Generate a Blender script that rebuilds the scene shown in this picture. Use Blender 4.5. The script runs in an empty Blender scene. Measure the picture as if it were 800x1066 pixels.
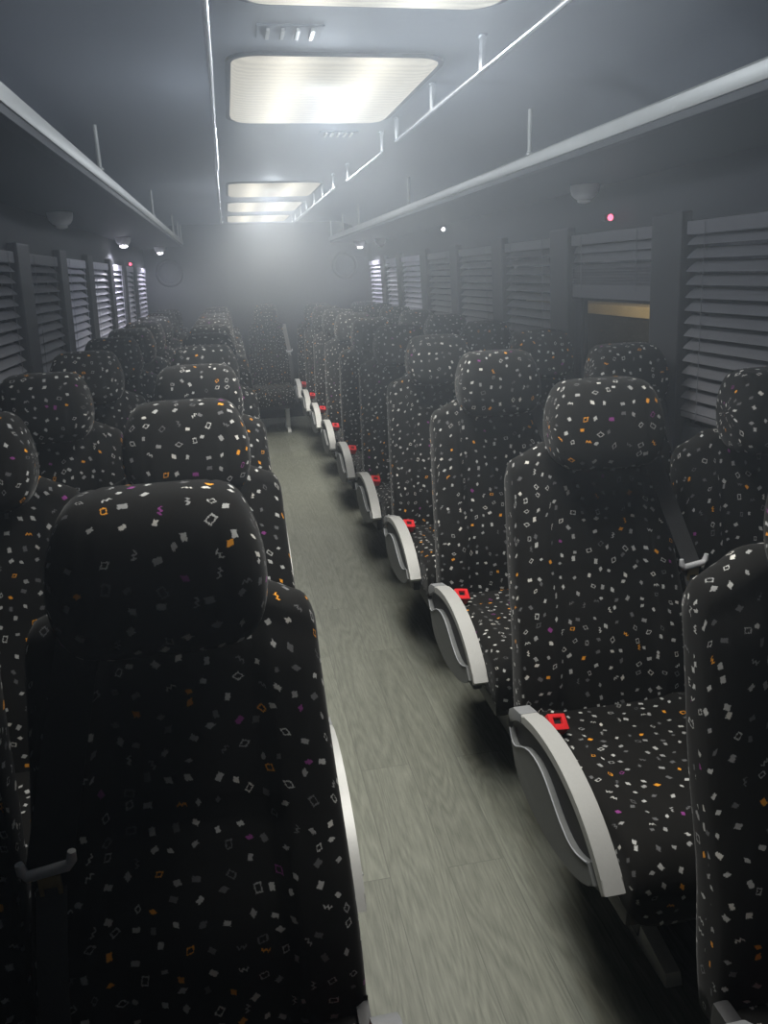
import bpy, bmesh, math, random
from mathutils import Vector, Matrix
random.seed(7)
PI = math.pi
S = bpy.context.scene
COL = S.collection

# ------------------------------------------------------------------ scene helpers
def link(o, parent=None):
    COL.objects.link(o)
    if parent is not None:
        o.parent = parent
    return o

def tag(o, label=None, cat=None, group=None, kind=None):
    if label: o['label'] = label
    if cat: o['category'] = cat
    if group: o['group'] = group
    if kind: o['kind'] = kind
    return o

def empty(name, loc=(0, 0, 0), rz=0.0):
    o = bpy.data.objects.new(name, None)
    o.empty_display_size = 0.1
    o.location = loc
    o.rotation_euler = (0, 0, rz)
    return link(o)

def mesh_obj(name, me, mat, parent=None):
    me.materials.clear()
    me.materials.append(mat)
    return link(bpy.data.objects.new(name, me), parent)

class MB:
    """collects simple solids into one mesh"""
    def __init__(self):
        self.bm = bmesh.new()
    def box(self, x0, x1, y0, y1, z0, z1, bev=0.0, seg=2, mtx=None):
        r = bmesh.ops.create_cube(self.bm, size=1.0)
        vs = r['verts']
        for v in vs:
            v.co = Vector(((x0+x1)/2 + v.co.x*(x1-x0), (y0+y1)/2 + v.co.y*(y1-y0), (z0+z1)/2 + v.co.z*(z1-z0)))
        if mtx is not None:
            for v in vs: v.co = mtx @ v.co
        if bev > 0:
            es = list({e for v in vs for e in v.link_edges})
            bmesh.ops.bevel(self.bm, geom=es, offset=bev, segments=seg, profile=0.7, affect='EDGES')
        return self
    def hexa(self, pts, bev=0.0):
        """8 points: bottom loop 4 then top loop 4"""
        vs = [self.bm.verts.new(p) for p in pts]
        fs = [(3, 2, 1, 0), (4, 5, 6, 7), (0, 1, 5, 4), (1, 2, 6, 5), (2, 3, 7, 6), (3, 0, 4, 7)]
        faces = [self.bm.faces.new([vs[i] for i in f]) for f in fs]
        if bev > 0:
            es = list({e for f in faces for e in f.edges})
            bmesh.ops.bevel(self.bm, geom=es, offset=bev, segments=2, profile=0.7, affect='EDGES')
        return self
    def prism(self, pts, axis, a, b, bev=0.0, seg=2):
        """polygon pts (2-tuples in the two other axes, in order) extruded along axis from a to b"""
        def mk(p, t):
            if axis == 'x': return Vector((t, p[0], p[1]))
            if axis == 'y': return Vector((p[0], t, p[1]))
            return Vector((p[0], p[1], t))
        va = [self.bm.verts.new(mk(p, a)) for p in pts]
        vb = [self.bm.verts.new(mk(p, b)) for p in pts]
        n = len(pts)
        fa = self.bm.faces.new(va); fb = self.bm.faces.new(list(reversed(vb)))
        fs = [fa, fb]
        for i in range(n):
            fs.append(self.bm.faces.new([va[i], vb[i], vb[(i+1) % n], va[(i+1) % n]]))
        if bev > 0:
            es = [e for e in set(fa.edges) | set(fb.edges)]
            bmesh.ops.bevel(self.bm, geom=es, offset=bev, segments=seg, profile=0.7, affect='EDGES')
        return self
    def tube(self, pts, r, n=10):
        pts = [Vector(p) for p in pts]
        rings = []
        for i, p in enumerate(pts):
            d = (pts[min(i+1, len(pts)-1)] - pts[max(i-1, 0)]).normalized()
            u = d.cross(Vector((0, 0, 1)))
            if u.length < 1e-3: u = d.cross(Vector((1, 0, 0)))
            u.normalize(); w = d.cross(u)
            rr = r[i] if isinstance(r, (list, tuple)) else r
            rings.append([self.bm.verts.new(p + rr*(math.cos(2*PI*k/n)*u + math.sin(2*PI*k/n)*w)) for k in range(n)])
        for a, b in zip(rings, rings[1:]):
            for k in range(n):
                self.bm.faces.new([a[k], a[(k+1) % n], b[(k+1) % n], b[k]])
        self.bm.faces.new(list(reversed(rings[0]))); self.bm.faces.new(rings[-1])
        return self
    def ribbon(self, pts, width_dir, w, t, up):
        """strap: path pts, half width vector, thickness along up"""
        pts = [Vector(p) for p in pts]
        rows = []
        for i, p in enumerate(pts):
            wd = width_dir[i] if isinstance(width_dir, list) else width_dir
            upv = up[i] if isinstance(up, list) else up
            wd = Vector(wd).normalized()*w/2; uu = Vector(upv).normalized()*t
            rows.append([self.bm.verts.new(q) for q in (p-wd, p+wd, p+wd+uu, p-wd+uu)])
        for a, b in zip(rows, rows[1:]):
            for k in range(4):
                self.bm.faces.new([a[k], a[(k+1) % 4], b[(k+1) % 4], b[k]])
        self.bm.faces.new(list(reversed(rows[0]))); self.bm.faces.new(rows[-1])
        return self
    def lathe(self, prof, centre, axis='y', n=40):
        rings = []
        for (r, h) in prof:
            ring = []
            for k in range(n):
                a = 2*PI*k/n
                if axis == 'y': c = Vector((r*math.cos(a), h, r*math.sin(a)))
                elif axis == 'x': c = Vector((h, r*math.cos(a), r*math.sin(a)))
                else: c = Vector((r*math.cos(a), r*math.sin(a), h))
                ring.append(self.bm.verts.new(Vector(centre) + c))
            rings.append(ring)
        for a, b in zip(rings, rings[1:]):
            for k in range(n):
                self.bm.faces.new([a[k], a[(k+1) % n], b[(k+1) % n], b[k]])
        self.bm.faces.new(list(reversed(rings[0]))); self.bm.faces.new(rings[-1])
        return self
    def mesh(self, name, smooth=None):
        bmesh.ops.recalc_face_normals(self.bm, faces=self.bm.faces[:])
        me = bpy.data.meshes.new(name)
        self.bm.to_mesh(me); self.bm.free()
        if smooth is not None:
            me.shade_smooth()
            me.set_sharp_from_angle(angle=math.radians(smooth))
        return me
    def build(self, name, mat, parent=None, smooth=None):
        return mesh_obj(name, self.mesh(name, smooth), mat, parent)

def loft(name, sections, uv_u, uv_v, smooth=180):
    """closed sections (same count) -> skinned mesh with UVs in metres; ends are closed by a fan-free n-gon"""
    bm = bmesh.new()
    uvl = bm.loops.layers.uv.new('UVMap')
    rings = [[bm.verts.new(p) for p in s] for s in sections]
    n = len(sections[0])
    mid = len(sections)//2
    VV = [[0.0]*n for _ in sections]
    for k in range(n):
        for i in range(mid+1, len(sections)): VV[i][k] = VV[i-1][k] + (Vector(sections[i][k])-Vector(sections[i-1][k])).length
        for i in range(mid-1, -1, -1): VV[i][k] = VV[i+1][k] - (Vector(sections[i][k])-Vector(sections[i+1][k])).length
    for i in range(len(rings)-1):
        for k in range(n):
            k2 = (k+1) % n
            f = bm.faces.new([rings[i][k], rings[i][k2], rings[i+1][k2], rings[i+1][k]])
            us = (uv_u[k], uv_u[k+1], uv_u[k+1], uv_u[k]); vs = (VV[i][k], VV[i][k2], VV[i+1][k2], VV[i+1][k])
            for l, u, v in zip(f.loops, us, vs): l[uvl].uv = (u, v)
    for ring, rev, off in ((rings[0], True, 3.1), (rings[-1], False, 5.7)):
        f = bm.faces.new(list(reversed(ring)) if rev else ring)
        for l in f.loops: l[uvl].uv = (l.vert.co.y + off, l.vert.co.z)
    bmesh.ops.recalc_face_normals(bm, faces=bm.faces[:])
    me = bpy.data.meshes.new(name)
    bm.to_mesh(me); bm.free()
    me.shade_smooth()
    if smooth < 180: me.set_sharp_from_angle(angle=math.radians(smooth))
    return me

# ------------------------------------------------------------------ materials
def new_mat(name):
    m = bpy.data.materials.new(name); m.use_nodes = True
    nt = m.node_tree
    return m, nt, nt.nodes['Principled BSDF']

def nd(nt, t, **kw):
    n = nt.nodes.new(t)
    for k, v in kw.items(): setattr(n, k, v)
    return n

def mth(nt, op, a, b=None, c=None):
    n = nt.nodes.new('ShaderNodeMath'); n.operation = op
    for i, v in enumerate((a, b, c)):
        if v is None: continue
        if isinstance(v, (int, float)): n.inputs[i].default_value = v
        else: nt.links.new(v, n.inputs[i])
    return n.outputs[0]

def mixc(nt, fac, a, b):
    n = nt.nodes.new('ShaderNodeMix'); n.data_type = 'RGBA'
    for sock, v in ((n.inputs['Factor'], fac), (n.inputs['A'], a), (n.inputs['B'], b)):
        if isinstance(v, (int, float)): sock.default_value = v
        elif isinstance(v, tuple): sock.default_value = (*v, 1)
        else: nt.links.new(v, sock)
    return n.outputs['Result']

def plain(name, col, rough=0.5, metal=0.0, noise=0.08, scale=40, bump=0.0, spec=0.5, sheen=0.0):
    """one colour with a faint mottling and optional grain bump"""
    m, nt, b = new_mat(name)
    tc = nd(nt, 'ShaderNodeTexCoord'); nz = nd(nt, 'ShaderNodeTexNoise')
    nz.inputs['Scale'].default_value = scale; nz.inputs['Detail'].default_value = 4
    nt.links.new(tc.outputs['Object'], nz.inputs['Vector'])
    d = tuple(c*(1-noise) for c in col); u = tuple(min(1, c*(1+noise)) for c in col)
    nt.links.new(mixc(nt, nz.outputs['Fac'], d, u), b.inputs['Base Color'])
    b.inputs['Roughness'].default_value = rough; b.inputs['Metallic'].default_value = metal
    b.inputs['Specular IOR Level'].default_value = spec
    if sheen: b.inputs['Sheen Weight'].default_value = sheen
    if bump:
        bp = nd(nt, 'ShaderNodeBump'); bp.inputs['Strength'].default_value = bump; bp.inputs['Distance'].default_value = 0.002
        nt.links.new(nz.outputs['Fac'], bp.inputs['Height']); nt.links.new(bp.outputs['Normal'], b.inputs['Normal'])
    return m

def fabric_mat():
    m, nt, b = new_mat('speckled_moquette')
    L = nt.links.new
    uv = nd(nt, 'ShaderNodeUVMap'); oi = nd(nt, 'ShaderNodeObjectInfo')
    off = nd(nt, 'ShaderNodeCombineXYZ')
    L(mth(nt, 'MULTIPLY', oi.outputs['Random'], 13.7), off.inputs[0])
    L(mth(nt, 'MULTIPLY', oi.outputs['Random'], 7.31), off.inputs[1])
    add = nd(nt, 'ShaderNodeVectorMath', operation='ADD')
    L(uv.outputs['UV'], add.inputs[0]); L(off.outputs[0], add.inputs[1])
    P = add.outputs[0]
    CELL = 0.033
    vo = nd(nt, 'ShaderNodeTexVoronoi', voronoi_dimensions='2D', feature='F1')
    vo.inputs['Scale'].default_value = 1/CELL; vo.inputs['Randomness'].default_value = 0.72
    L(P, vo.inputs['Vector'])
    # ragged edges of the woven motifs
    nz = nd(nt, 'ShaderNodeTexNoise', noise_dimensions='2D'); nz.inputs['Scale'].default_value = 420; nz.inputs['Detail'].default_value = 2
    L(P, nz.inputs['Vector'])
    jit = nd(nt, 'ShaderNodeVectorMath', operation='MULTIPLY_ADD')
    L(nz.outputs['Color'], jit.inputs[0]); jit.inputs[1].default_value = (.0046, .0046, 0); jit.inputs[2].default_value = (-.0023, -.0023, 0)
    sub = nd(nt, 'ShaderNodeVectorMath', operation='SUBTRACT'); L(P, sub.inputs[0]); L(vo.outputs['Position'], sub.inputs[1])
    ad2 = nd(nt, 'ShaderNodeVectorMath', operation='ADD'); L(sub.outputs[0], ad2.inputs[0]); L(jit.outputs[0], ad2.inputs[1])
    sc = nd(nt, 'ShaderNodeSeparateColor'); L(vo.outputs['Color'], sc.inputs[0])
    r1, r2, r3 = sc.outputs[0], sc.outputs[1], sc.outputs[2]
    rot = nd(nt, 'ShaderNodeVectorRotate', rotation_type='Z_AXIS')
    L(ad2.outputs[0], rot.inputs['Vector']); L(mth(nt, 'MULTIPLY', r1, 6.283), rot.inputs['Angle'])
    sp = nd(nt, 'ShaderNodeSeparateXYZ'); L(rot.outputs[0], sp.inputs[0])
    x, y = sp.outputs[0], sp.outputs[1]
    ax = mth(nt, 'ABSOLUTE', x); ay = mth(nt, 'ABSOLUTE', y)
    size = mth(nt, 'MULTIPLY_ADD', mth(nt, 'FRACT', mth(nt, 'MULTIPLY', r1, 17.0)), 0.35, 0.74)
    dx = mth(nt, 'DIVIDE', ax, mth(nt, 'MULTIPLY', size, 0.0058)); dy = mth(nt, 'DIVIDE', ay, mth(nt, 'MULTIPLY', size, 0.0040))
    box = mth(nt, 'MAXIMUM', dx, dy)
    dia = mth(nt, 'MULTIPLY', mth(nt, 'ADD', dx, dy), 0.78)
    isd = mth(nt, 'GREATER_THAN', mth(nt, 'FRACT', mth(nt, 'MULTIPLY', r2, 9.0)), 0.5)
    d = mth(nt, 'ADD', mth(nt, 'MULTIPLY', box, mth(nt, 'SUBTRACT', 1.0, isd)), mth(nt, 'MULTIPLY', dia, isd))
    solid = mth(nt, 'LESS_THAN', d, 1.0)
    ring = mth(nt, 'LESS_THAN', mth(nt, 'ABSOLUTE', mth(nt, 'SUBTRACT', d, 1.02)), 0.20)
    zx = mth(nt, 'ADD', x, mth(nt, 'MULTIPLY', mth(nt, 'PINGPONG', y, 0.0032), 1.3))
    zig = mth(nt, 'MULTIPLY', mth(nt, 'LESS_THAN', mth(nt, 'ABSOLUTE', mth(nt, 'SUBTRACT', zx, 0.002)), 0.0017), mth(nt, 'LESS_THAN', ay, 0.0068))
    def band(lo, hi): return mth(nt, 'MULTIPLY', mth(nt, 'GREATER_THAN', r2, lo), mth(nt, 'LESS_THAN', r2, hi))
    mask = mth(nt, 'ADD', mth(nt, 'ADD', mth(nt, 'MULTIPLY', solid, band(-1, .66)), mth(nt, 'MULTIPLY', ring, band(.66, .85))), mth(nt, 'MULTIPLY', zig, band(.85, .97)))
    ramp = nd(nt, 'ShaderNodeValToRGB'); ramp.color_ramp.interpolation = 'CONSTANT'
    el = ramp.color_ramp.elements
    el[0].position = 0; el[0].color = (.46, .46, .45, 1)
    el[1].position = .42; el[1].color = (.30, .30, .30, 1)
    for p, c in ((.62, (.12, .12, .125)), (.82, (.62, .60, .56)), (.905, (.80, .33, .03)), (.97, (.24, .05, .22))):
        e = el.new(p); e.color = (*c, 1)
    L(r3, ramp.inputs[0])
    n2 = nd(nt, 'ShaderNodeTexNoise', noise_dimensions='2D'); n2.inputs['Scale'].default_value = 9; L(P, n2.inputs['Vector'])
    base = mixc(nt, n2.outputs['Fac'], (.0075, .0072, .0068), (.0125, .0118, .011))
    L(mixc(nt, mask, base, ramp.outputs[0]), b.inputs['Base Color'])
    b.inputs['Roughness'].default_value = 0.95; b.inputs['Specular IOR Level'].default_value = 0.12
    b.inputs['Sheen Weight'].default_value = 0.10; b.inputs['Sheen Roughness'].default_value = 0.35
    n3 = nd(nt, 'ShaderNodeTexNoise', noise_dimensions='2D'); n3.inputs['Scale'].default_value = 900; L(P, n3.inputs['Vector'])
    bp = nd(nt, 'ShaderNodeBump'); bp.inputs['Strength'].default_value = .25; bp.inputs['Distance'].default_value = .001
    L(n3.outputs['Fac'], bp.inputs['Height']); L(bp.outputs['Normal'], b.inputs['Normal'])
    return m

def floor_mat():
    m, nt, b = new_mat('grey_oak_vinyl'); L = nt.links.new
    tc = nd(nt, 'ShaderNodeTexCoord'); mp = nd(nt, 'ShaderNodeMapping')
    mp.inputs['Rotation'].default_value = (0, 0, PI/2); mp.inputs['Location'].default_value = (0.35, 0.03, 0)
    L(tc.outputs['Object'], mp.inputs['Vector'])
    br = nd(nt, 'ShaderNodeTexBrick'); br.offset = 0.37
    br.inputs['Scale'].default_value = 1; br.inputs['Brick Width'].default_value = 1.22; br.inputs['Row Height'].default_value = .152
    br.inputs['Mortar Size'].default_value = .0012; br.inputs['Mortar Smooth'].default_value = .3; br.inputs['Bias'].default_value = 0
    br.inputs['Color1'].default_value = (0, 0, 0, 1); br.inputs['Color2'].default_value = (1, 1, 1, 1); br.inputs['Mortar'].default_value = (.5, .5, .5, 1)
    L(mp.outputs[0], br.inputs['Vector'])
    sh = nd(nt, 'ShaderNodeVectorMath', operation='MULTIPLY_ADD')       # a different piece of wood in every plank
    L(br.outputs['Color'], sh.inputs[0]); sh.inputs[1].default_value = (3.1, 7.7, 0); L(tc.outputs['Object'], sh.inputs[2])
    g = nd(nt, 'ShaderNodeMapping'); g.inputs['Scale'].default_value = (1, .085, 1); L(sh.outputs[0], g.inputs['Vector'])
    nz = nd(nt, 'ShaderNodeTexNoise'); nz.inputs['Scale'].default_value = 11; nz.inputs['Detail'].default_value = 1.5; nz.inputs['Distortion'].default_value = .5
    L(g.outputs[0], nz.inputs['Vector'])
    rings = mth(nt, 'PINGPONG', mth(nt, 'MULTIPLY', nz.outputs['Fac'], 15.0), 0.5)
    fine = nd(nt, 'ShaderNodeTexNoise'); fine.inputs['Scale'].default_value = 190; fine.inputs['Detail'].default_value = 3
    L(g.outputs[0], fine.inputs['Vector'])
    v = mth(nt, 'ADD', mth(nt, 'MULTIPLY', rings, .55), mth(nt, 'MULTIPLY', fine.outputs['Fac'], .9))
    ramp = nd(nt, 'ShaderNodeValToRGB'); el = ramp.color_ramp.elements
    el[0].position = .18; el[0].color = (.108, .115, .093, 1); el[1].position = .95; el[1].color = (.235, .242, .203, 1)
    L(v, ramp.inputs[0])
    tone = mth(nt, 'MULTIPLY_ADD', br.outputs['Color'], .22, .88)
    mul = nd(nt, 'ShaderNodeVectorMath', operation='MULTIPLY'); L(ramp.outputs[0], mul.inputs[0]); L(tone, mul.inputs[1])
    L(mixc(nt, mth(nt, 'MULTIPLY', br.outputs['Fac'], .5), mul.outputs[0], (.05, .05, .045)), b.inputs['Base Color'])
    b.inputs['Roughness'].default_value = .5; b.inputs['Specular IOR Level'].default_value = .35
    bp = nd(nt, 'ShaderNodeBump'); bp.inputs['Strength'].default_value = .15; bp.inputs['Distance'].default_value = .001
    L(v, bp.inputs['Height']); L(bp.outputs['Normal'], b.inputs['Normal'])
    return m

def panel_mat():
    """prismatic lamp diffuser over two tubes"""
    m, nt, b = new_mat('lit_diffuser'); L = nt.links.new
    tc = nd(nt, 'ShaderNodeTexCoord'); sp = nd(nt, 'ShaderNodeSeparateXYZ'); L(tc.outputs['Object'], sp.inputs[0])
    def tube(c): return mth(nt, 'EXPONENT', mth(nt, 'MULTIPLY', mth(nt, 'POWER', mth(nt, 'DIVIDE', mth(nt, 'SUBTRACT', sp.outputs[0], c), .062), 2.0), -1.0))
    t = mth(nt, 'ADD', tube(-.125), tube(.095))
    wv = nd(nt, 'ShaderNodeTexWave', wave_type='BANDS', bands_direction='Y'); wv.inputs['Scale'].default_value = 9; wv.inputs['Distortion'].default_value = 3
    wv.inputs['Detail'].default_value = 2; wv.inputs['Detail Scale'].default_value = 3
    L(tc.outputs['Object'], wv.inputs['Vector'])
    s = mth(nt, 'ADD', mth(nt, 'MULTIPLY_ADD', t, .46, .42), mth(nt, 'MULTIPLY', wv.outputs['Fac'], .10))
    b.inputs['Base Color'].default_value = (.008, .008, .007, 1); b.inputs['Roughness'].default_value = .5; b.inputs['Specular IOR Level'].default_value = 0.0
    b.inputs['Emission Color'].default_value = (1.0, .95, .81, 1)
    L(s, b.inputs['Emission Strength'])
    return m

def emit_mat(name, col, strength):
    m, nt, b = new_mat(name)
    b.inputs['Base Color'].default_value = (*[min(1, c) for c in col], 1)
    b.inputs['Emission Color'].default_value = (*col, 1); b.inputs['Emission Strength'].default_value = strength
    return m

def glass_mat():
    m, nt, b = new_mat('window_glass'); L = nt.links.new
    tr = nd(nt, 'ShaderNodeBsdfTransparent'); tr.inputs[0].default_value = (.8, .82, .8, 1)
    gl = nd(nt, 'ShaderNodeBsdfGlossy'); gl.inputs['Roughness'].default_value = .03
    lw = nd(nt, 'ShaderNodeLayerWeight'); lw.inputs[0].default_value = .5
    mx = nd(nt, 'ShaderNodeMixShader'); L(mth(nt, 'MULTIPLY_ADD', mth(nt, 'POWER', lw.outputs['Facing'], 4.0), .5, .04), mx.inputs[0]); L(tr.outputs[0], mx.inputs[1]); L(gl.outputs[0], mx.inputs[2])
    L(mx.outputs[0], nt.nodes['Material Output'].inputs['Surface'])
    return m

M = {}
M['fabric'] = fabric_mat()
M['floor'] = floor_mat()
M['panel'] = panel_mat()
M['ceiling'] = plain('dark_vinyl_ceiling', (.28, .297, .335), .75, 0, .06, 60, .12, .1)
M['wall'] = plain('charcoal_wall_cloth', (.042, .044, .050), .7, 0, .12, 80, .3, .3)
M['trim'] = plain('charcoal_pillar_cover', (.036, .036, .040), .55, 0, .08, 50, .1, .4)
M['rack'] = plain('dark_rack_lining', (.032, .033, .038), .6, 0, .1, 60, .1, .4)
M['alu'] = plain('satin_grey_rail', (.52, .52, .49), .42, .15, .04, 90, 0, .5)
M['chrome'] = plain('bright_rail', (.85, .86, .88), .22, .8, .03, 60, 0, .6)
M['band'] = plain('silver_armrest_plastic', (.40, .40, .39), .42, .1, .04, 160, .12, .5)
M['cap'] = plain('mid_grey_plastic', (.22, .225, .235), .5, 0, .06, 160, .15, .4)
M['shell'] = plain('dark_grey_plastic', (.115, .12, .12), .5, 0, .08, 160, .15, .4)
M['recess'] = plain('black_plastic', (.028, .029, .031), .55, 0, .1, 160, .1, .4)
M['rim'] = plain('pale_grey_edge', (.28, .29, .31), .4, 0, .05, 120, 0, .5)
M['strap'] = plain('grey_webbing', (.060, .060, .062), .75, 0, .15, 300, .4, .3)
M['strap_dark'] = plain('black_webbing', (.016, .016, .017), .8, 0, .15, 300, .4, .2)
M['strap_pale'] = plain('worn_pale_webbing', (.20, .195, .19), .75, 0, .15, 300, .4, .3)
M['guide'] = plain('grey_belt_plastic', (.75, .75, .77), .45, 0, .06, 200, 0, .5)
M['brass'] = plain('dull_brass', (.42, .33, .16), .35, .85, .1, 120, 0, .5)
M['red'] = plain('red_buckle_button', (.72, .025, .03), .35, 0, .05, 100, 0, .5)
M['black'] = plain('black_rubber', (.015, .015, .016), .6, 0, .1, 100, 0, .3)
M['steel'] = plain('grey_painted_steel', (.72, .72, .70), .45, .2, .06, 90, 0, .5)
M['frame'] = plain('black_seat_frame', (.018, .018, .02), .5, 0, .1, 60, 0, .4)
M['slat'] = plain('lamp_lit_slat', (.58, .57, .66), .5, 0, .05, 60, 0, .35)  # same blinds as the grey ones, reading-lamp light put into the colour
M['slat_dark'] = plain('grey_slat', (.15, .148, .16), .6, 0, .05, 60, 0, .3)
M['lamp'] = plain('pale_lamp_housing', (.80, .79, .78), .4, 0, .05, 90, 0, .5)
M['lens'] = plain('frosted_lens', (.62, .61, .58), .3, 0, .04, 120, 0, .5)
M['lens_on'] = emit_mat('lit_lens', (.93, .92, 1.0), 14.0)
M['led_red'] = emit_mat('red_led', (1.0, .12, .22), 3.0)
M['led_white'] = emit_mat('white_led', (.95, .95, 1.0), 8.0)
M['grille'] = plain('black_speaker_cloth', (.032, .034, .038), .8, 0, .2, 200, .4, .2)
M['glass'] = glass_mat()
M['concrete'] = plain('pale_concrete', (.55, .47, .34), .9, 0, .15, 3, .3, .2)
M['asphalt'] = plain('dark_asphalt', (.03, .03, .03), .9, 0, .2, 30, .3, .2)

# ------------------------------------------------------------------ room
YB, YF = 8.42, -1.4          # rear wall, wall behind the viewer
CX, ZC = .35, 2.0
def wall_x(side, z):         # walls lean in slightly towards the roof
    return CX + side*(1.215 - .04*z)
SILL, HEAD = .93, 1.60
P_Y = {1: [(.66, .84), (1.55, 1.73), (2.42, 2.61), (3.31, 3.51), (4.16, 4.34), (5.03, 5.20), (5.84, 6.04), (6.75, 6.91), (7.45, 7.65)],
       -1: [(.85, 1.03), (1.65, 1.83), (2.45, 2.64), (3.28, 3.47), (4.08, 4.24), (4.86, 5.04), (5.75, 5.90), (6.48, 6.65), (7.24, 7.40)]}
def wbox(mb, side, y0, y1, z0, z1, d0, d1, bev=0.0):
    """box hugging the leaning wall, from depth d0 to d1 into the room"""
    a0, a1 = wall_x(side, z0), wall_x(side, z1)
    b = [(a0-side*d0, y0, z0), (a0-side*d1, y0, z0), (a0-side*d1, y1, z0), (a0-side*d0, y1, z0)]
    t = [(a1-side*d0, y0, z1), (a1-side*d1, y0, z1), (a1-side*d1, y1, z1), (a1-side*d0, y1, z1)]
    mb.hexa(b+t, bev)

fl = MB().box(-1.0, 1.75, YF, YB, -.06, 0).build('floor', M['floor']); tag(fl, kind='structure')
# ceiling: flat middle, curving down into both walls
prof = [(CX-1.22, 1.72), (CX-1.17, 1.80), (CX-1.08, 1.89), (CX-.97, 1.96), (CX-.84, ZC), (CX+.84, ZC), (CX+.97, 1.96), (CX+1.08, 1.89), (CX+1.17, 1.80), (CX+1.22, 1.72),
        (CX+1.30, 1.72), (CX+1.30, 2.08), (CX-1.30, 2.08), (CX-1.30, 1.72)]
ce = MB().prism(prof, 'y', YF, YB).build('ceiling', M['ceiling'], smooth=40); tag(ce, kind='structure')
for nm, y0, y1 in (('wall_back', YB, YB+.06), ('wall_front', YF-.06, YF)):
    w = MB().box(-1.0, 1.75, y0, y1, -.06, 2.08).build(nm, M['wall']); tag(w, kind='structure')
nwin = 0; ntrim = 0
blinds = []
for side, nm in ((-1, 'wall_left'), (1, 'wall_right')):
    mb = MB()
    wbox(mb, side, YF, YB, 0, SILL, -.06, 0)
    wbox(mb, side, YF, YB, HEAD, 1.80, -.06, 0)
    ps = [(YF, YF+.1)] + P_Y[side] + [(YB-.09, YB)]
    for (a, b) in ps: wbox(mb, side, a+.01, b-.01, SILL, HEAD, -.06, 0)
    o = mb.build(nm, M['wall']); tag(o, kind='structure')
    for (a, b) in P_Y[side]:
        ntrim += 1
        mb = MB(); wbox(mb, side, a, b, .70, HEAD+.03, -.005, .035, .008)
        o = mb.build('trim_%d' % ntrim, M['trim']); tag(o, kind='structure')
    for (p, q) in zip(ps, ps[1:]):
        nwin += 1
        mb = MB(); y0, y1 = p[1]-.01, q[0]+.01
        wbox(mb, side, y0, y0+.025, SILL, HEAD, -.055, -.035); wbox(mb, side, y1-.025, y1, SILL, HEAD, -.055, -.035)
        wbox(mb, side, y0+.025, y1-.025, SILL, SILL+.025, -.055, -.035); wbox(mb, side, y0+.025, y1-.025, HEAD-.025, HEAD, -.055, -.035)
        o = mb.build('window_%d' % nwin, M['recess']); tag(o, kind='structure')
        mb = MB(); wbox(mb, side, y0+.02, y1-.02, SILL+.02, HEAD-.02, -.048, -.043)
        g = mb.build('pane', M['glass'], o); tag(g, kind='structure')
        blinds.append((side, p[1], q[0]))

ORD = ['first', 'second', 'third', 'fourth', 'fifth', 'sixth', 'seventh', 'eighth', 'ninth', 'tenth', 'eleventh']
WITH, OPP = 'bank with silver armrests', 'bank opposite the silver armrests'

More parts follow.
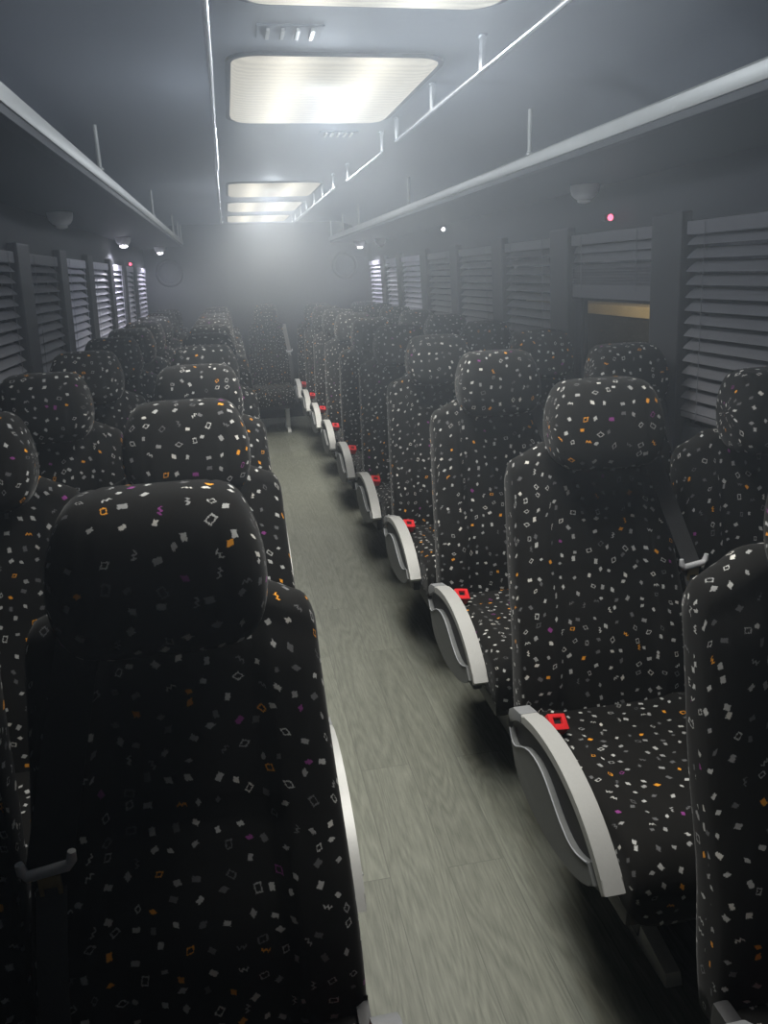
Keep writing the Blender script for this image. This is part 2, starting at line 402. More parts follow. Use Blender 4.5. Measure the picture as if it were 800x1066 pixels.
# ------------------------------------------------------------------ blinds
def make_blind(side, y0, y1, half, idx, n):
    y0 += .008; y1 -= .008
    root = empty('venetian_blind', (wall_x(side, HEAD), (y0+y1)/2, HEAD))
    ox, oy, oz = root.location
    def shift(mb):
        for v in mb.bm.verts: v.co -= Vector((ox, oy, oz))
        return mb
    rear_lit = (side < 0 and y0 > 3.8) or (side > 0 and y0 > 5.9)  # rear blinds carry the lamp light in their slat colour
    mat = M['slat'] if rear_lit else M['slat_dark']
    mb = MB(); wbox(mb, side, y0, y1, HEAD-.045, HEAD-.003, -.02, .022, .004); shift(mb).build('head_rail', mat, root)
    top = HEAD-.06
    bottom = SILL+.03 if not half else 1.375
    mb = MB(); z = top
    zs = []
    if not half:
        while z > bottom+.035: zs.append((z, .050, math.radians(38))); z -= .0415
    else:
        while z > 1.48: zs.append((z, .040, math.radians(60))); z -= .036
        while z > bottom+.02: zs.append((z, .040, math.radians(25))); z -= .011
    for (zc, w, tilt) in zs:
        xc = wall_x(side, zc)
        K = 6; top_r = []; 
        pts = []
        for k in range(K+1):
            t = (k/K-.5)*w
            bow = .0035*(1-(2*k/K-1)**2)
            # lower edge leans into the room, so the face looks up at the lamps
            px = xc - side*(-.002) + side*(t*math.cos(tilt)) - side*bow*math.sin(tilt)
            pz = zc + t*math.sin(tilt) + bow*math.cos(tilt)
            pts.append((px, pz))
        th = .0012
        for j in range(2):
            top_r.append([[mb.bm.verts.new((p[0], yy, p[1]-j*th)) for p in pts] for yy in (y0, y1)])
        (a0, a1), (b0, b1) = top_r
        for k in range(K):
            mb.bm.faces.new([a0[k], a0[k+1], a1[k+1], a1[k]])
            mb.bm.faces.new([b0[k+1], b0[k], b1[k], b1[k+1]])
        for k in range(K):
            mb.bm.faces.new([a0[k+1], a0[k], b0[k], b0[k+1]]); mb.bm.faces.new([a1[k], a1[k+1], b1[k+1], b1[k]])
        mb.bm.faces.new([a0[0], a1[0], b1[0], b0[0]]); mb.bm.faces.new([a0[K], b0[K], b1[K], a1[K]])
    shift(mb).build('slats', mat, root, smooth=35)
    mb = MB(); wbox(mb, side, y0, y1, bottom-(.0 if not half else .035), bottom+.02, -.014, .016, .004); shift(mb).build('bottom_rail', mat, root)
    for f in (.16, .84):
        yy = y0+f*(y1-y0)
        mb = MB(); mb.tube([(wall_x(side, HEAD)-side*.026, yy, HEAD-.01), (wall_x(side, bottom)-side*.026, yy, bottom)], .0012, 6); shift(mb).build('cord', mat, root)
    if half: lab = 'grey venetian blind half raised above the one uncovered window'
    else:
        bank = 'silver armrests' if side > 0 else None
        col = 'lamp-lit lilac' if rear_lit else 'grey'
        lab = '%s closed blind, %s from the rear wall, %s' % (col, ORD[n-1-idx], 'on the wall with the half-raised blind' if side > 0 else 'wall opposite the half-raised blind')
    tag(root, lab, 'blind', 'venetian blinds over the windows')
for side in (-1, 1):
    bl = [b for b in blinds if b[0] == side and b[1] > .6]
    for i, (s, y0, y1) in enumerate(bl):
        make_blind(s, y0, y1, side > 0 and abs(y0-2.61) < .02, i, len(bl))

# ------------------------------------------------------------------ ceiling lamps
LX0, LX1 = .061, .602
lamp_y = [(.93, 1.77), (2.16, 3.00), (4.86, 5.58), (6.06, 6.78), (7.29, 7.98)]
lamp_lab = ['large lit ceiling lamp cut by the top edge of the picture',
            'large lit ceiling lamp shown whole, with rippled diffuser and rounded corners',
            'first lit strip in the rear cluster of three ceiling lamps, largest of them',
            'middle lit ceiling lamp in the rear cluster of three',
            'smallest lit ceiling lamp in the rear cluster, right before the rear wall']
lamp_lab[4] = 'smallest lit ceiling lamp in the rear cluster, closest up to the rear wall'
lamp_lab[4] = 'smallest lit ceiling lamp of the rear cluster, next to the rear wall'
AREA_W = 13.0; GLOW_W = 12.0
for (y0, y1), lab in zip(lamp_y, lamp_lab):
    cx, cy = (LX0+LX1)/2, (y0+y1)/2
    root = empty('ceiling_lamp', (cx, cy, ZC))
    tag(root, lab, 'ceiling lamp', 'lit ceiling lamps over the aisle')
    hx, hy, r = (LX1-LX0)/2, (y1-y0)/2, .07
    def rr(hx, hy, r, n=6):
        out = []
        for (sx, sy, a0) in ((1, 1, 0), (-1, 1, 90), (-1, -1, 180), (1, -1, 270)):
            for k in range(n+1):
                a = math.radians(a0+90*k/n); out.append((sx*(hx-r)+r*math.cos(a), sy*(hy-r)+r*math.sin(a)))
        return out
    mb = MB()
    # shallow pillow diffuser
    rings = [(0, 1.0, -.001), (0, .992, -.010), (0, .95, -.017), (0, .82, -.021)]
    loops = []
    for (_, s, z) in rings:
        loops.append([mb.bm.verts.new((p[0]*1, p[1]*1, z)) for p in rr(hx-(1-s)*.5*.54, hy-(1-s)*.5*.8, max(.02, r-(1-s)*.2))])
    n = len(loops[0])
    for a, b in zip(loops, loops[1:]):
        for k in range(n): mb.bm.faces.new([a[k], a[(k+1) % n], b[(k+1) % n], b[k]])
    mb.bm.faces.new(loops[-1]); mb.bm.faces.new(list(reversed(loops[0])))
    mb.build('diffuser', M['panel'], root, smooth=50)
    mb = MB()
    o1 = rr(hx+.014, hy+.014, r+.014); i1 = rr(hx+.001, hy+.001, r+.001)
    va = [mb.bm.verts.new((*p, 0)) for p in o1]; vb = [mb.bm.verts.new((*p, -.008)) for p in o1]
    vc = [mb.bm.verts.new((*p, -.008)) for p in i1]; vd = [mb.bm.verts.new((*p, 0)) for p in i1]
    for k in range(n):
        k2 = (k+1) % n
        mb.bm.faces.new([va[k], va[k2], vb[k2], vb[k]]); mb.bm.faces.new([vb[k], vb[k2], vc[k2], vc[k]]); mb.bm.faces.new([vc[k], vc[k2], vd[k2], vd[k]]); mb.bm.faces.new([vd[k], vd[k2], va[k2], va[k]])
    mb.build('frame', M['rack'], root)
    la = bpy.data.lights.new('lamp_light', 'AREA'); la.shape = 'RECTANGLE'; la.size = hx*1.8; la.size_y = hy*1.8
    la.energy = AREA_W*(.8 if y0 < 1 else .2 if y0 > 7 else .8 if y0 > 6 else 1.15 if y0 > 4 else 1); la.color = (1.0, .97, .88); la.spread = math.radians(122)
    lo = bpy.data.objects.new('lamp_light', la); lo.location = (cx, cy, ZC-.024); link(lo)
    lp = bpy.data.lights.new('lamp_glow', 'POINT'); lp.energy = GLOW_W*(.15 if y0 > 7 else .4 if y0 > 6 else .65 if y0 > 4 else 1); lp.color = (.80, .89, 1.0); lp.shadow_soft_size = .04
    lo = bpy.data.objects.new('lamp_glow', lp); lo.location = (cx, cy-.12, ZC-.062); link(lo)

# ------------------------------------------------------------------ racks
STAN = [2.82, 4.73, 6.55, 7.44, 8.30]
def make_rack(side):
    xe = 1.09 if side > 0 else -.40           # outer edge towards the aisle
    root = empty('luggage_rack', (xe, YF, 1.80))
    tag(root, 'long overhead rack with pale rail above ' + ('the half-raised blind' if side > 0 else 'the bank opposite the silver armrests'), 'luggage rack', 'overhead racks')
    def put(mb, name, mat, smooth=None, parent=root):
        for v in mb.bm.verts: v.co -= Vector((xe, YF, 1.80))
        return mb.build(name, mat, parent, smooth)
    wx = wall_x(side, 1.78)+side*.0
    pts = [(xe+side*.012, 1.805), (wx, 1.772), (wx, 1.79), (xe+side*.012, 1.825)]
    put(MB().prism(pts if side > 0 else pts[::-1], 'y', YF, YB), 'shelf', M['rack'])
    rail = [(xe-side*.006, 1.812), (xe-side*.010, 1.820), (xe-side*.010, 1.846), (xe-side*.002, 1.853), (xe+side*.014, 1.853), (xe+side*.014, 1.812)]
    put(MB().prism(rail, 'y', YF, YB-.01, .0015, 1), 'rail', M['alu'], 30)
    put(MB().box(min(xe-side*.002, xe+side*.03), max(xe-side*.002, xe+side*.03), YF, YB-.01, 1.792, 1.812, .003), 'shadow_lip', M['recess'])  # dark strip laid in for the shadow line under the rail
    for y in (STAN if side > 0 else [3.10, 5.20, 7.15, 7.9, 8.35]):
        mb = MB()
        mb.tube([(xe+side*.004, y, 1.853), (xe+side*.004, y, ZC)], .0075, 10)
        mb.lathe([(.0, 0), (.013, .0), (.013, .006), (.0075, .010)], (xe+side*.004, y, 1.853), 'z', 12)
        put(mb, 'stanchion', M['alu'], 40)
make_rack(1); make_rack(-1)

# ------------------------------------------------------------------ rails under the ceiling
def ceiling_rail(x, y0, y1, stubs, label, ball=False):
    z = 1.925
    root = empty('ceiling_rail', (x, y0, z))
    tag(root, label, 'rail', 'rails under the ceiling')
    mb = MB(); L = y1-y0
    mb.tube([(0, 0, 0), (0, L, 0)], .0062, 10); mb.build('rod', M['chrome'], root, 60)
    for s in stubs:
        mb = MB(); mb.box(-.006, .006, s-y0-.012, s-y0+.012, 0, ZC-z, .003)
        mb.box(-.009, .009, s-y0-.014, s-y0+.014, ZC-z-.004, ZC-z, .0015)
        mb.build('bracket', M['chrome'], root, 40)
    if ball:
        mb = MB(); mb.lathe([(.004, -.017), (.012, -.012), (.017, 0), (.012, .012), (.004, .017)], (0, L, 0), 'z', 16); mb.build('end_ball', M['chrome'], root, 60)
ceiling_rail(.645, .9, 2.97, [1.42, 1.98, 2.45, 2.96], 'bright ceiling rail beside the whole lit lamp, on the half-raised blind side')
ceiling_rail(.645, 3.22, 4.16, [3.24, 4.14], 'short thin ceiling rail between the two longer ones, on the half-raised blind side')
ceiling_rail(.625, 4.46, 7.35, [4.53, 5.04, 5.5, 6.04, 6.47, 7.0, 7.33], 'bracketed ceiling rail beside the rear cluster of ceiling lamps')
ceiling_rail(.006, .9, 3.66, [1.05, 3.64], 'long thin ceiling rail opposite the half-raised blind, beside the whole lit lamp')
ceiling_rail(.000, 3.70, 6.94, [3.74], 'thin ceiling rail ending in a small ball, beside the rear lamp cluster', True)

# vents in the ceiling
def ceiling_vent(x, y, n, label):
    root = empty('ceiling_vent', (x, y, ZC)); tag(root, label, 'vent', 'small ceiling vents')
    MB().box(-.075, .075, -.05, .05, -.004, 0, .002).build('plate', M['ceiling'], root)
    mb = MB()
    for k in range(n):
        xx = -.05+.1*k/max(1, n-1)
        mb.box(xx-.004, xx+.004, -.035, .035, -.010, -.004, .001)
    mb.build('louvres', M['alu'], root)
ceiling_vent(.19, 1.98, 4, 'small slotted vent in the ceiling between the two large lit lamps')
ceiling_vent(.48, 3.28, 5, 'small faint vent in the ceiling past the whole lit lamp')

# ------------------------------------------------------------------ reading lamps under the racks
def reading_lamp(side, x, y, lit, label, half=.065):
    z = 1.80-.033*(abs(x-CX)-.725)/.42 - .004
    root = empty('reading_lamp', (x, y, z)); tag(root, label, 'reading lamp', 'reading lamps under the racks')
    mb = MB()
    w = half
    mb.lathe([(.064, .006), (.064, -.006), (.058, -.026), (.046, -.040), (.030, -.048)], (0, 0, 0), 'z', 28)
    for v in mb.bm.verts: v.co.x *= .85
    mb.build('housing', M['lamp'], root, 40)
    mb = MB(); mb.lathe([(.020, 0), (.028, -.004), (.024, -.010), (.010, -.014)], (0, 0, -.048), 'z', 20)
    mb.build('lens', M['lens_on'] if lit else M['lens'], root, 50)
    if lit:
        la = bpy.data.lights.new('reading_light', 'SPOT'); la.energy = lit; la.color = (.86, .86, 1.0); la.spot_size = math.radians(165); la.spot_blend = .6; la.shadow_soft_size = .02
        lo = bpy.data.objects.new('reading_light', la); lo.location = (x, y, z-.08); link(lo)
        lo.rotation_euler = (0, 0, 0)
reading_lamp(1, 1.42, 3.06, 0, 'unlit pale reading lamp under the rack above the half-raised blind')
reading_lamp(-1, -.70, 3.86, 0, 'unlit pale reading lamp under the rack opposite the half-raised blind')
reading_lamp(-1, -.70, 6.07, 16.0, 'lit reading lamp above the lamp-lit blinds, further from the rear wall')
reading_lamp(-1, -.60, 8.05, 9.0, 'lit reading lamp over the round speaker by the lamp-lit lilac blinds')
reading_lamp(1, 1.33, 7.95, 12.0, 'lit reading lamp over the round speaker on the half-raised blind side')
reading_lamp(1, 1.42, 7.35, 0, 'unlit reading lamp just ahead of the lit one on the half-raised blind side')
def led(x, y, z, side, mat, label):
    root = empty('indicator_light', (x, y, z)); tag(root, label, 'indicator light', 'small indicator lights')
    MB().box(-.02, .02, -.02, .02, -.012, .012, .004).build('housing', M['recess'], root)
    mb = MB(); mb.lathe([(.010, -.020), (.012, -.024), (.007, -.029), (.002, -.031)], (0, 0, 0), 'y', 14); mb.build('bulb', mat, root, 60)
led(wall_x(1, 1.645)-.03, 2.95, 1.645, 1, M['led_red'], 'tiny red indicator light above the half-raised blind')
led(wall_x(1, 1.74)-.05, 5.28, 1.735, 1, M['led_white'], 'tiny white indicator light over the grey closed blinds')
led(wall_x(-1, 1.62)+.03, 7.0, 1.615, -1, M['led_red'], 'tiny red indicator light by the rear end of the lamp-lit blinds')

# ------------------------------------------------------------------ rear wall speakers
for x, z, lab in ((-.56, 1.545, 'round dark speaker on the rear wall by the lamp-lit lilac blinds'), (1.235, 1.565, 'round dark speaker on the rear wall, half-raised blind side')):
    root = empty('wall_speaker', (x, YB, z)); tag(root, lab, 'speaker', 'round speakers on the rear wall')
    MB().lathe([(.135, 0), (.135, -.012), (.125, -.024), (.108, -.022), (.104, -.010)], (0, 0, 0), 'y', 48).build('ring', M['black'], root, 40)
    MB().lathe([(.104, -.008), (.09, -.016), (.05, -.024), (.01, -.026)], (0, 0, 0), 'y', 40).build('grille', M['grille'], root, 60)

# ------------------------------------------------------------------ seats
def arc_u(sec):
    u = [0.0]
    n = len(sec)
    for i in range(n):
        u.append(u[-1] + (Vector(sec[(i+1) % n]) - Vector(sec[i])).length)
    return u

def superxs(a, n):
    """x stations, denser at the ends, with the section scale of a rounded end"""
    out = []
    for i in range(n+1):
        t = i/n
        out.append(-a*math.cos(PI*t))
    return out

def smooth01(t):
    t = max(0, min(1, t)); return t*t*(3-2*t)

def front_y(z):
    """front face of the backrest, reclined with a lumbar swell"""
    t = (z-.40)/.66
    return .205*t - .020*math.exp(-((z-.58)/.12)**2) + .012*smooth01((t-.8)/.3) - .0

def backrest_mesh():
    a = .2315
    xs = superxs(a, 44)
    secs = []; vv = []
    base = None
    for x in xs:
        q = abs(x)/a
        end = max(0.0, 1-q**7.0)**(1/4.0)          # rounded vertical edges
        ztop = 1.052 - .024*smooth01((abs(x)-.10)/.09) - .012*smooth01((abs(x)-.17)/.05) - .045*max(0, (abs(x)-.203)/.030)**3
        zbot = .37
        th = .108
        pts = []
        N = 30
        bolster = .016*smooth01((abs(x)-.105)/.045)*(1-smooth01((abs(x)-.185)/.05)*.4)
        groove = .006*math.exp(-((abs(x)-.128)/.0055)**2)
        # front, bottom to top
        for k in range(N+1):
            z = zbot + (ztop-.035-zbot)*k/N
            yf = front_y(z)
            seam = .0055*math.exp(-((z-.735)/.005)**2) if abs(x) < .15 else 0
            pts.append((yf - bolster*smooth01((z-.40)/.1)*(1-smooth01((z-.93)/.1)) + groove*(1-smooth01((z-.98)/.05)) + seam, z))
        # top roll
        yt = pts[-1][0]
        for k in range(1, 9):
            an = PI*k/9
            pts.append((yt + .045 - .045*math.cos(an), ztop-.035+.035*math.sin(an)))
        # rear, top to bottom
        for k in range(14):
            z = ztop-.035 - (ztop-.035-zbot)*k/13
            pts.append((front_y(z)+.090+.018*smooth01((1.0-z)/.5), z))
        cy = [front_y(p[1])+.05 for p in pts]
        sec = []
        for (y, z), c in zip(pts, cy):
            # widen the middle, taper towards the foot and the shoulders
            wf = 1 - .11*smooth01((z-.42)/.62)
            sec.append(Vector((x*wf, c+(y-c)*(.12+.88*end), z if z > .9 else z)))
        secs.append(sec); vv.append(x)
        if base is None or abs(x) < .02: base = sec
    return loft('backrest', secs, arc_u(base), vv)

def headrest_mesh():
    a = .139
    xs = superxs(a, 44)
    N = 40
    # closed blob in yz, leaning with the back
    def blob(s, sz):
        out = []
        for k in range(N):
            an = 2*PI*k/N - PI/2
            c, s_ = math.cos(an), math.sin(an)
            e = 2/3.2
            yy = .072*math.copysign(abs(c)**e, c)*s
            zz = .101*math.copysign(abs(s_)**e, s_)*sz
            out.append((yy, zz))
        return out
    secs = []; vv = []; base = None
    for x in xs:
        q = abs(x)/a
        s = max(0.0, 1-q**4.2)**(1/3.4)
        sz = max(0.0, 1-q**6.5)**(1/3.2)
        g = 1-.030*math.exp(-((abs(x)-.083)/.0035)**2)
        sec = []
        for (yy, zz) in blob(s*g+.02, sz*(.5+.5*g)+.02):
            tilt = .20*zz
            belly = -.010*(1-(zz/.11)**2) if yy < 0 else 0
            wf = 1 - .05*smooth01((-zz-.02)/.08) - .10*smooth01((zz+.01)/.10)
            sec.append(Vector((x*wf, .134+yy+tilt+belly*s, 1.112+zz)))
        secs.append(sec); vv.append(x)
        if abs(x) < .02: base = sec
    return loft('headrest', secs, arc_u(base), vv)

def cushion_mesh():
    a = .221
    xs = superxs(a, 40)
    secs = []; vv = []; base = None
    for x in xs:
        q = abs(x)/a
        end = max(0.0, 1-q**8)**(1/4.0)
        bol = .012*smooth01((abs(x)-.11)/.06)
        gr = .005*math.exp(-((abs(x)-.135)/.005)**2)
        pts = []
        # along the top from rear to front
        for k in range(24):
            y = .05 - .50*k/23
            z = .425 + .020*smooth01((.0-y)/.42) + bol - gr
            z -= .006*math.exp(-((y+.085)/.006)**2)
            pts.append((y, z))
        y0, z0 = pts[-1]
        for k in range(1, 11):                    # waterfall front
            an = (PI/2)*k/10*1.12
            pts.append((y0-.080*math.sin(an), z0-.085+.085*math.cos(an)))
        y1, z1 = pts[-1]
        for k in range(1, 8): pts.append((y1+.012*k/7, z1-(z1-.285)*k/7))
        for k in range(1, 6): pts.append((y1+.012+(.05-y1-.012)*k/6, .285+.01*k/6))
        pts.append((.05, .30)); pts.append((.05, .37))
        c = (-.2, .37)
        sec = [Vector((x, c[0]+(y-c[0])*(.90+.10*end), c[1]+(z-c[1])*(.30+.70*end))) for (y, z) in pts]
        secs.append(sec); vv.append(x)
        if abs(x) < .02: base = sec
    return loft('cushion', secs, arc_u(base), vv)

def bez(p0, p1, p2, p3, n):
    out = []
    for i in range(n+1):
        t = i/n; u = 1-t
        out.append(tuple(u**3*a+3*u*u*t*b+3*u*t*t*c+t**3*d for a, b, c, d in zip(p0, p1, p2, p3)))
    return out

ARC = bez((-.125, .520), (-.27, .565), (-.44, .535), (-.545, .408), 18)     # top line of the armrest band (y, z)
def offset(curve, d):
    out = []
    for i, p in enumerate(curve):
        a = curve[max(0, i-1)]; b = curve[min(len(curve)-1, i+1)]
        t = Vector((b[0]-a[0], b[1]-a[1])).normalized()
        n = Vector((t.y, -t.x))      # pointing down / inwards for a curve running forwards
        if n.y > 0: n = -n
        out.append((p[0]+n.x*d, p[1]+n.y*d))
    return out
SEATM = {}
def seat_meshes(sd):
    """sd = +1: armrest at -x (aisle on the low-x side); -1: mirrored"""
    R = {}
    def flip(mb):
        if sd < 0:
            for v in mb.bm.verts: v.co.x = -v.co.x
        return mb
    inner = offset(ARC, .020)
    dx = 0 if sd > 0 else .030
    R['armrest'] = flip(MB().prism(ARC+inner[::-1], 'x', -.293+dx, -.252+dx, .0045, 2)).mesh('armrest', 35)
    cap0 = [(-.045, .472), (-.052, .492), (-.075, .509), (-.125, .521)]
    cap1 = [(-.127, .498), (-.085, .486), (-.06, .462)]
    R['end_cap'] = flip(MB().prism(cap0+cap1, 'x', -.293+dx, -.252+dx, .004, 2)).mesh('end_cap', 35)
    rec = [(-.050, .470)] + [(-.085, .487)] + inner[::1] + [(-.52, .385), (-.42, .352), (-.30, .340), (-.16, .352), (-.09, .385), (-.06, .43)]
    R['side_panel'] = flip(MB().prism(rec, 'x', -.283+dx, -.247+dx, .003, 2)).mesh('side_panel', 35)
    # outer shell below the S-shaped edge
    S1 = bez((-.068, .452), (-.100, .390), (-.120, .452), (-.190, .468), 8) + bez((-.190, .468), (-.285, .487), (-.315, .420), (-.395, .405), 10)[1:] + bez((-.395, .405), (-.43, .400), (-.45, .412), (-.478, .424), 5)[1:]
    low = bez((-.505, .395), (-.43, .318), (-.20, .300), (-.105, .372), 14) + [(-.075, .42)]
    R['side_shell'] = flip(MB().prism(S1+low, 'x', -.296+dx, -.280+dx, .005, 2)).mesh('side_shell', 35)
    rim = MB()
    rim.tube([(-.2965+dx, p[0], p[1]+.001) for p in S1], .0018, 8)
    R['shell_rim'] = flip(rim).mesh('shell_rim', 60)
    # buckle on a short stalk between cushion and armrest
    bx = Matrix.Translation((-.198, -.105, .470)) @ Matrix.Scale(1.25, 4) @ Matrix.Rotation(math.radians(34), 4, 'X') @ Matrix.Rotation(math.radians(12), 4, 'Y')
    R['belt_buckle'] = flip(MB().box(-.019, .019, -.014, .014, -.045, .002, .004, 2, bx)).mesh('belt_buckle', 40)
    bt = MB()
    bt.box(-.018, -.009, -.0155, .0155, -.022, .009, .002, 2, bx); bt.box(.009, .018, -.0155, .0155, -.022, .009, .002, 2, bx)
    bt.box(-.010, .010, -.0155, -.004, -.022, .008, .002, 2, bx); bt.box(-.010, .010, .008, .0155, -.018, .009, .002, 2, bx)
    R['buckle_button'] = flip(bt).mesh('buckle_button', 40)
    # pedestal with a sloping foot
    leg = MB()
    leg.hexa([(-.022, -.30, .02), (.022, -.30, .02), (.022, -.22, .02), (-.022, -.22, .02), (-.022, -.33, .285), (.022, -.33, .285), (.022, -.17, .285), (-.022, -.17, .285)], .004)
    R['leg'] = flip(leg).mesh('leg', 40)
    ft = MB()
    for s in (1,):
        ft.hexa([(-.020, -.42, 0), (.020, -.42, 0), (.020, -.05, 0), (-.020, -.05, 0), (-.018, -.41, .030), (.018, -.41, .030), (.018, -.16, .085), (-.018, -.16, .085)], .004)
    R['foot'] = flip(ft).mesh('foot', 40)
    fr = MB()
    fr.box(-.205, .205, -.47, .08, .245, .292, .01)
    fr.box(-.250+dx, -.223, -.40, .02, .30, .44, .008)
    R['seat_frame'] = flip(fr).mesh('seat_frame', 40)
    return R

def belt_meshes(top, bot, zl, sd, width):
    """shoulder strap in front of the backrest: top (x, z) -> guide (x, z)"""
    R = {}
    pts = []; ups = []
    n = 16
    x0, z0 = top; x1, z1 = bot
    pts.append(Vector((x0, front_y(z0+.02)+.05, z0+.035))); ups.append(Vector((0, -.3, 1)))
    for i in range(n+1):
        t = i/n; x = x0+(x1-x0)*t; z = z0+(z1-z0)*t
        pts.append(Vector((x, front_y(z)-.020, z))); ups.append(Vector((0, -1, .25)))
    wd = Vector((1, 0, 0))
    R['seat_belt'] = MB().ribbon(pts, wd, width, .0025, ups).mesh('seat_belt')
    yg = front_y(z1)-.024
    g = MB()
    W = .034
    g.tube([(x1-W, yg-.004, z1+.018), (x1-W+.002, yg-.004, z1+.004), (x1-W+.008, yg-.004, z1-.004), (x1+W-.008, yg-.004, z1+.004), (x1+W-.002, yg-.004, z1+.012), (x1+W, yg-.004, z1+.026)], [.0055, .0072, .008, .008, .0072, .0055], 10)
    R['belt_guide'] = g.mesh('belt_guide', 60)
    p = MB(); zz = z1-.008
    p.box(x1-.015, x1-.009, yg-.007, yg-.003, zz-.056, zz, .001); p.box(x1+.009, x1+.015, yg-.007, yg-.003, zz-.056, zz, .001)
    p.box(x1-.015, x1+.015, yg-.007, yg-.003, zz-.018, zz, .001); p.box(x1-.015, x1+.015, yg-.007, yg-.003, zz-.062, zz-.050, .001)
    R['latch_plate'] = p.mesh('latch_plate', 40)
    pts = []; ups = []
    for i in range(9):
        t = i/8; z = z1-.03-(z1-.03-zl)*t; x = x1+math.copysign(.012, x1)*t
        pts.append(Vector((x, front_y(z)-.012, z))); ups.append(Vector((0, -1, .25)))
    R['lap_belt'] = MB().ribbon(pts, wd, .040, .0025, ups).mesh('lap_belt')
    return R

BACK, HEAD_, CUSH = backrest_mesh(), headrest_mesh(), cushion_mesh()

def make_seat(kind, sd, belt_mats=('strap', 'guide', 'brass')):
    R = seat_meshes(sd)
    root = empty('passenger_seat')
    for nm, me in (('backrest', BACK), ('headrest', HEAD_), ('cushion', CUSH)):
        mesh_obj(nm, me, M['fabric'], root)
    mesh_obj('seat_frame', R['seat_frame'], M['frame'], root)
    if kind != 'window':
        arm = mesh_obj('armrest', R['armrest'], M['band'], root)
        for nm, mt in (('end_cap', 'cap'), ('side_panel', 'recess'), ('side_shell', 'shell'), ('shell_rim', 'rim')):
            mesh_obj(nm, R[nm], M[mt], arm)
        bk = mesh_obj('belt_buckle', R['belt_buckle'], M['black'], root)
        c = mesh_obj('buckle_button', R['buckle_button'], M['red'], bk); c['label'] = 'red release button'
        mesh_obj('leg', R['leg'], M['cap'], root).location.x = -.05*sd
        mesh_obj('foot', R['foot'], M['steel'], root).location.x = -.05*sd
    if kind == 'rear': B = belt_meshes((.205, .97), (.238, .74), .46, sd, .047)
    elif sd > 0: B = belt_meshes((.150, 1.02), (.236, .745), .46, sd, .047)
    else: B = belt_meshes((-.120, 1.02), (-.186, .720), .46, sd, .060)
    b = mesh_obj('seat_belt', B['seat_belt'], M[belt_mats[0]], root)
    mesh_obj('belt_guide', B['belt_guide'], M[belt_mats[1]], b)
    mesh_obj('latch_plate', B['latch_plate'], M[belt_mats[2]], b)
    mesh_obj('lap_belt', B['lap_belt'], M['strap'], b)
    return root

def copy_tree(o, parent=None):
    c = o.copy(); COL.objects.link(c); c.parent = parent
    for ch in list(o.children): copy_tree(ch, c)
    return c

PITCH, Y0 = .76, {1: .787, -1: .852}
XS = {('aisle', 1): .850, ('window', 1): 1.310, ('aisle', -1): -.120, ('window', -1): -.580}
for sd, bank in ((1, WITH), (-1, OPP)):
    for kind in ('aisle', 'window'):
        proto = make_seat(kind, sd, ('strap' if sd > 0 else 'strap_dark', 'guide', 'brass'))
        used = False
        for k in range(10):
            if kind == 'window' and sd > 0 and k == 0: continue
            o = proto if not used else copy_tree(proto)
            used = True
            o.location = (XS[(kind, sd)], Y0[sd]+PITCH*k-(.05 if sd > 0 and k == 0 else 0), 0)
            tag(o, 'speckled black %s seat, %s row from the camera, %s' % (kind, ORD[k], bank), 'seat', 'patterned coach seats in rows')
cs = make_seat('rear', 1, ('strap_pale', 'guide', 'steel'))
for ch in list(cs.children):          # the seat at the end of the aisle has no armrest of its own
    if ch.name.startswith(('armrest', 'belt_buckle')):
        for g in list(ch.children): bpy.data.objects.remove(g)
        bpy.data.objects.remove(ch)
    elif ch.name.startswith('leg'): ch.data.materials[0] = M['steel']; ch.location.x = .14
    elif ch.name.startswith('foot'): ch.location.x = .14
cs.location = (.358, 7.95, 0); cs.scale = (.88, 1, 1)
tag(cs, 'speckled black single seat at the far end of the aisle against the rear wall', 'seat', 'patterned coach seats in rows')

# ------------------------------------------------------------------ outside the half-raised blind
MB().box(1.8, 30, -10, 40, -1.0, -.9).build('ground_outside', M['asphalt'])
tag(bpy.data.objects['ground_outside'], kind='structure')
root = empty('concrete_ledge', (6.0, 11.5, -.9))
tag(root, 'warmly lit pale concrete ledge outside, seen under the half-raised blind', 'ledge')
MB().box(0, .5, -1.3, 4, 1.60, 1.76, .01).build('coping', M['concrete'], root)
MB().box(.03, .5, -1.3, 4, 0, 1.60).build('plinth', M['asphalt'], root)
la = bpy.data.lights.new('ledge_fill', 'AREA'); la.energy = 60; la.color = (1, .78, .45); la.size = .6  # unseen lamp added to light the ledge outside
lo = bpy.data.objects.new('ledge_fill', la); lo.location = (4.6, 9.5, 1.9); link(lo)
lo.rotation_euler = (Vector((6.0, 12.0, .78))-lo.location).to_track_quat('-Z', 'Y').to_euler()

# ------------------------------------------------------------------ camera glare around the lamps, added as a scattering volume
GLARE = .095
hz = MB().box(-.82, 1.52, YF+.01, YB-.01, .85, 1.998).build('glare_veil', M['glass'])
hm = bpy.data.materials.new('glare_scatter'); hm.use_nodes = True
nt = hm.node_tree; nt.nodes.clear()
out = nt.nodes.new('ShaderNodeOutputMaterial'); vs = nt.nodes.new('ShaderNodeVolumeScatter')
vs.inputs['Color'].default_value = (.80, .89, 1.0, 1); vs.inputs['Anisotropy'].default_value = .3
tc = nt.nodes.new('ShaderNodeTexCoord'); sp = nt.nodes.new('ShaderNodeSeparateXYZ'); nt.links.new(tc.outputs['Object'], sp.inputs[0])
mr = nt.nodes.new('ShaderNodeMapRange'); mr.interpolation_type = 'SMOOTHSTEP'       # the glare veil thickens towards the ceiling
nt.links.new(sp.outputs[2], mr.inputs['Value'])
for k, v in (('From Min', .85), ('From Max', 1.75), ('To Min', 0.0), ('To Max', GLARE)): mr.inputs[k].default_value = v
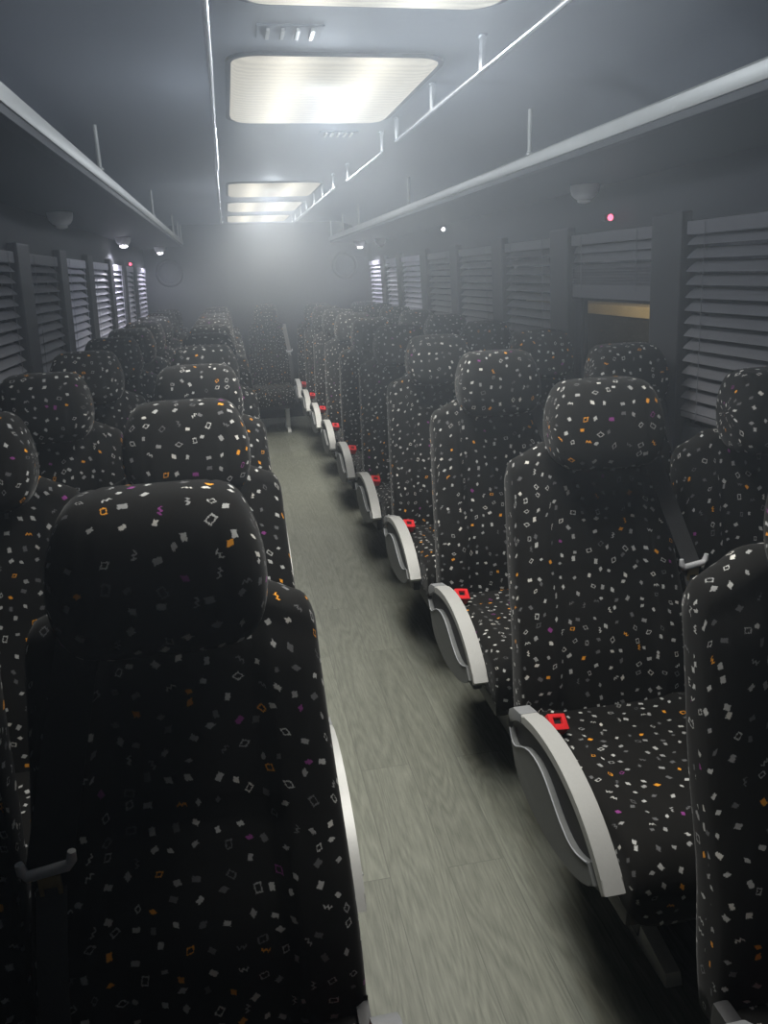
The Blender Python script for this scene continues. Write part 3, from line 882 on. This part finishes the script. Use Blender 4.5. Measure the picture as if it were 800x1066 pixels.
cx_ = mth(nt, 'ABSOLUTE', mth(nt, 'SUBTRACT', sp.outputs[0], CX))
m2 = nt.nodes.new('ShaderNodeMapRange'); m2.interpolation_type = 'SMOOTHSTEP'       # and is thinnest along the windows
nt.links.new(cx_, m2.inputs['Value'])
for k, v in (('From Min', .35), ('From Max', 1.1), ('To Min', 1.0), ('To Max', .10)): m2.inputs[k].default_value = v
nt.links.new(mth(nt, 'MULTIPLY', mr.outputs[0], m2.outputs[0]), vs.inputs['Density'])
nt.links.new(vs.outputs[0], out.inputs['Volume'])
hz.data.materials[0] = hm
tag(hz, 'thin bluish veil standing in for lens glare around the ceiling lamps', 'glare_veil', kind='stuff')

# ------------------------------------------------------------------ world, camera, view
w = bpy.data.worlds.new('night'); S.world = w; w.use_nodes = True
w.node_tree.nodes['Background'].inputs[0].default_value = (.01, .012, .018, 1); w.node_tree.nodes['Background'].inputs[1].default_value = .3
cam = bpy.data.cameras.new('camera'); co = bpy.data.objects.new('camera', cam); link(co)
cam.sensor_fit = 'HORIZONTAL'; cam.sensor_width = 36; cam.lens = 36*800/800
cam.clip_start = .02
yaw, pit, rol, h = .1835, .301, .036, 1.47
co.location = (0, 0, h)
fw = Vector((math.sin(yaw)*math.cos(pit), math.cos(yaw)*math.cos(pit), -math.sin(pit)))
rt = Vector((math.cos(yaw), -math.sin(yaw), 0)); up = rt.cross(fw)
R0 = rt*math.cos(rol) - up*math.sin(rol)*1.0
# image content turns counter-clockwise by the roll, so the camera turns clockwise
rt2 = rt*math.cos(rol) - up*math.sin(rol); up2 = rt*math.sin(rol) + up*math.cos(rol)
co.matrix_world = Matrix(((rt2.x, up2.x, -fw.x, 0), (rt2.y, up2.y, -fw.y, 0), (rt2.z, up2.z, -fw.z, h), (0, 0, 0, 1)))
S.camera = co
S.view_settings.view_transform = 'Standard'; S.view_settings.look = 'None'
S.view_settings.gamma = 1; S.view_settings.use_curve_mapping = False; S.view_settings.exposure = 0.0
S.cycles.use_denoising = True
S.cycles.max_bounces = 8; S.cycles.volume_bounces = 1
S.cycles.use_adaptive_sampling = True
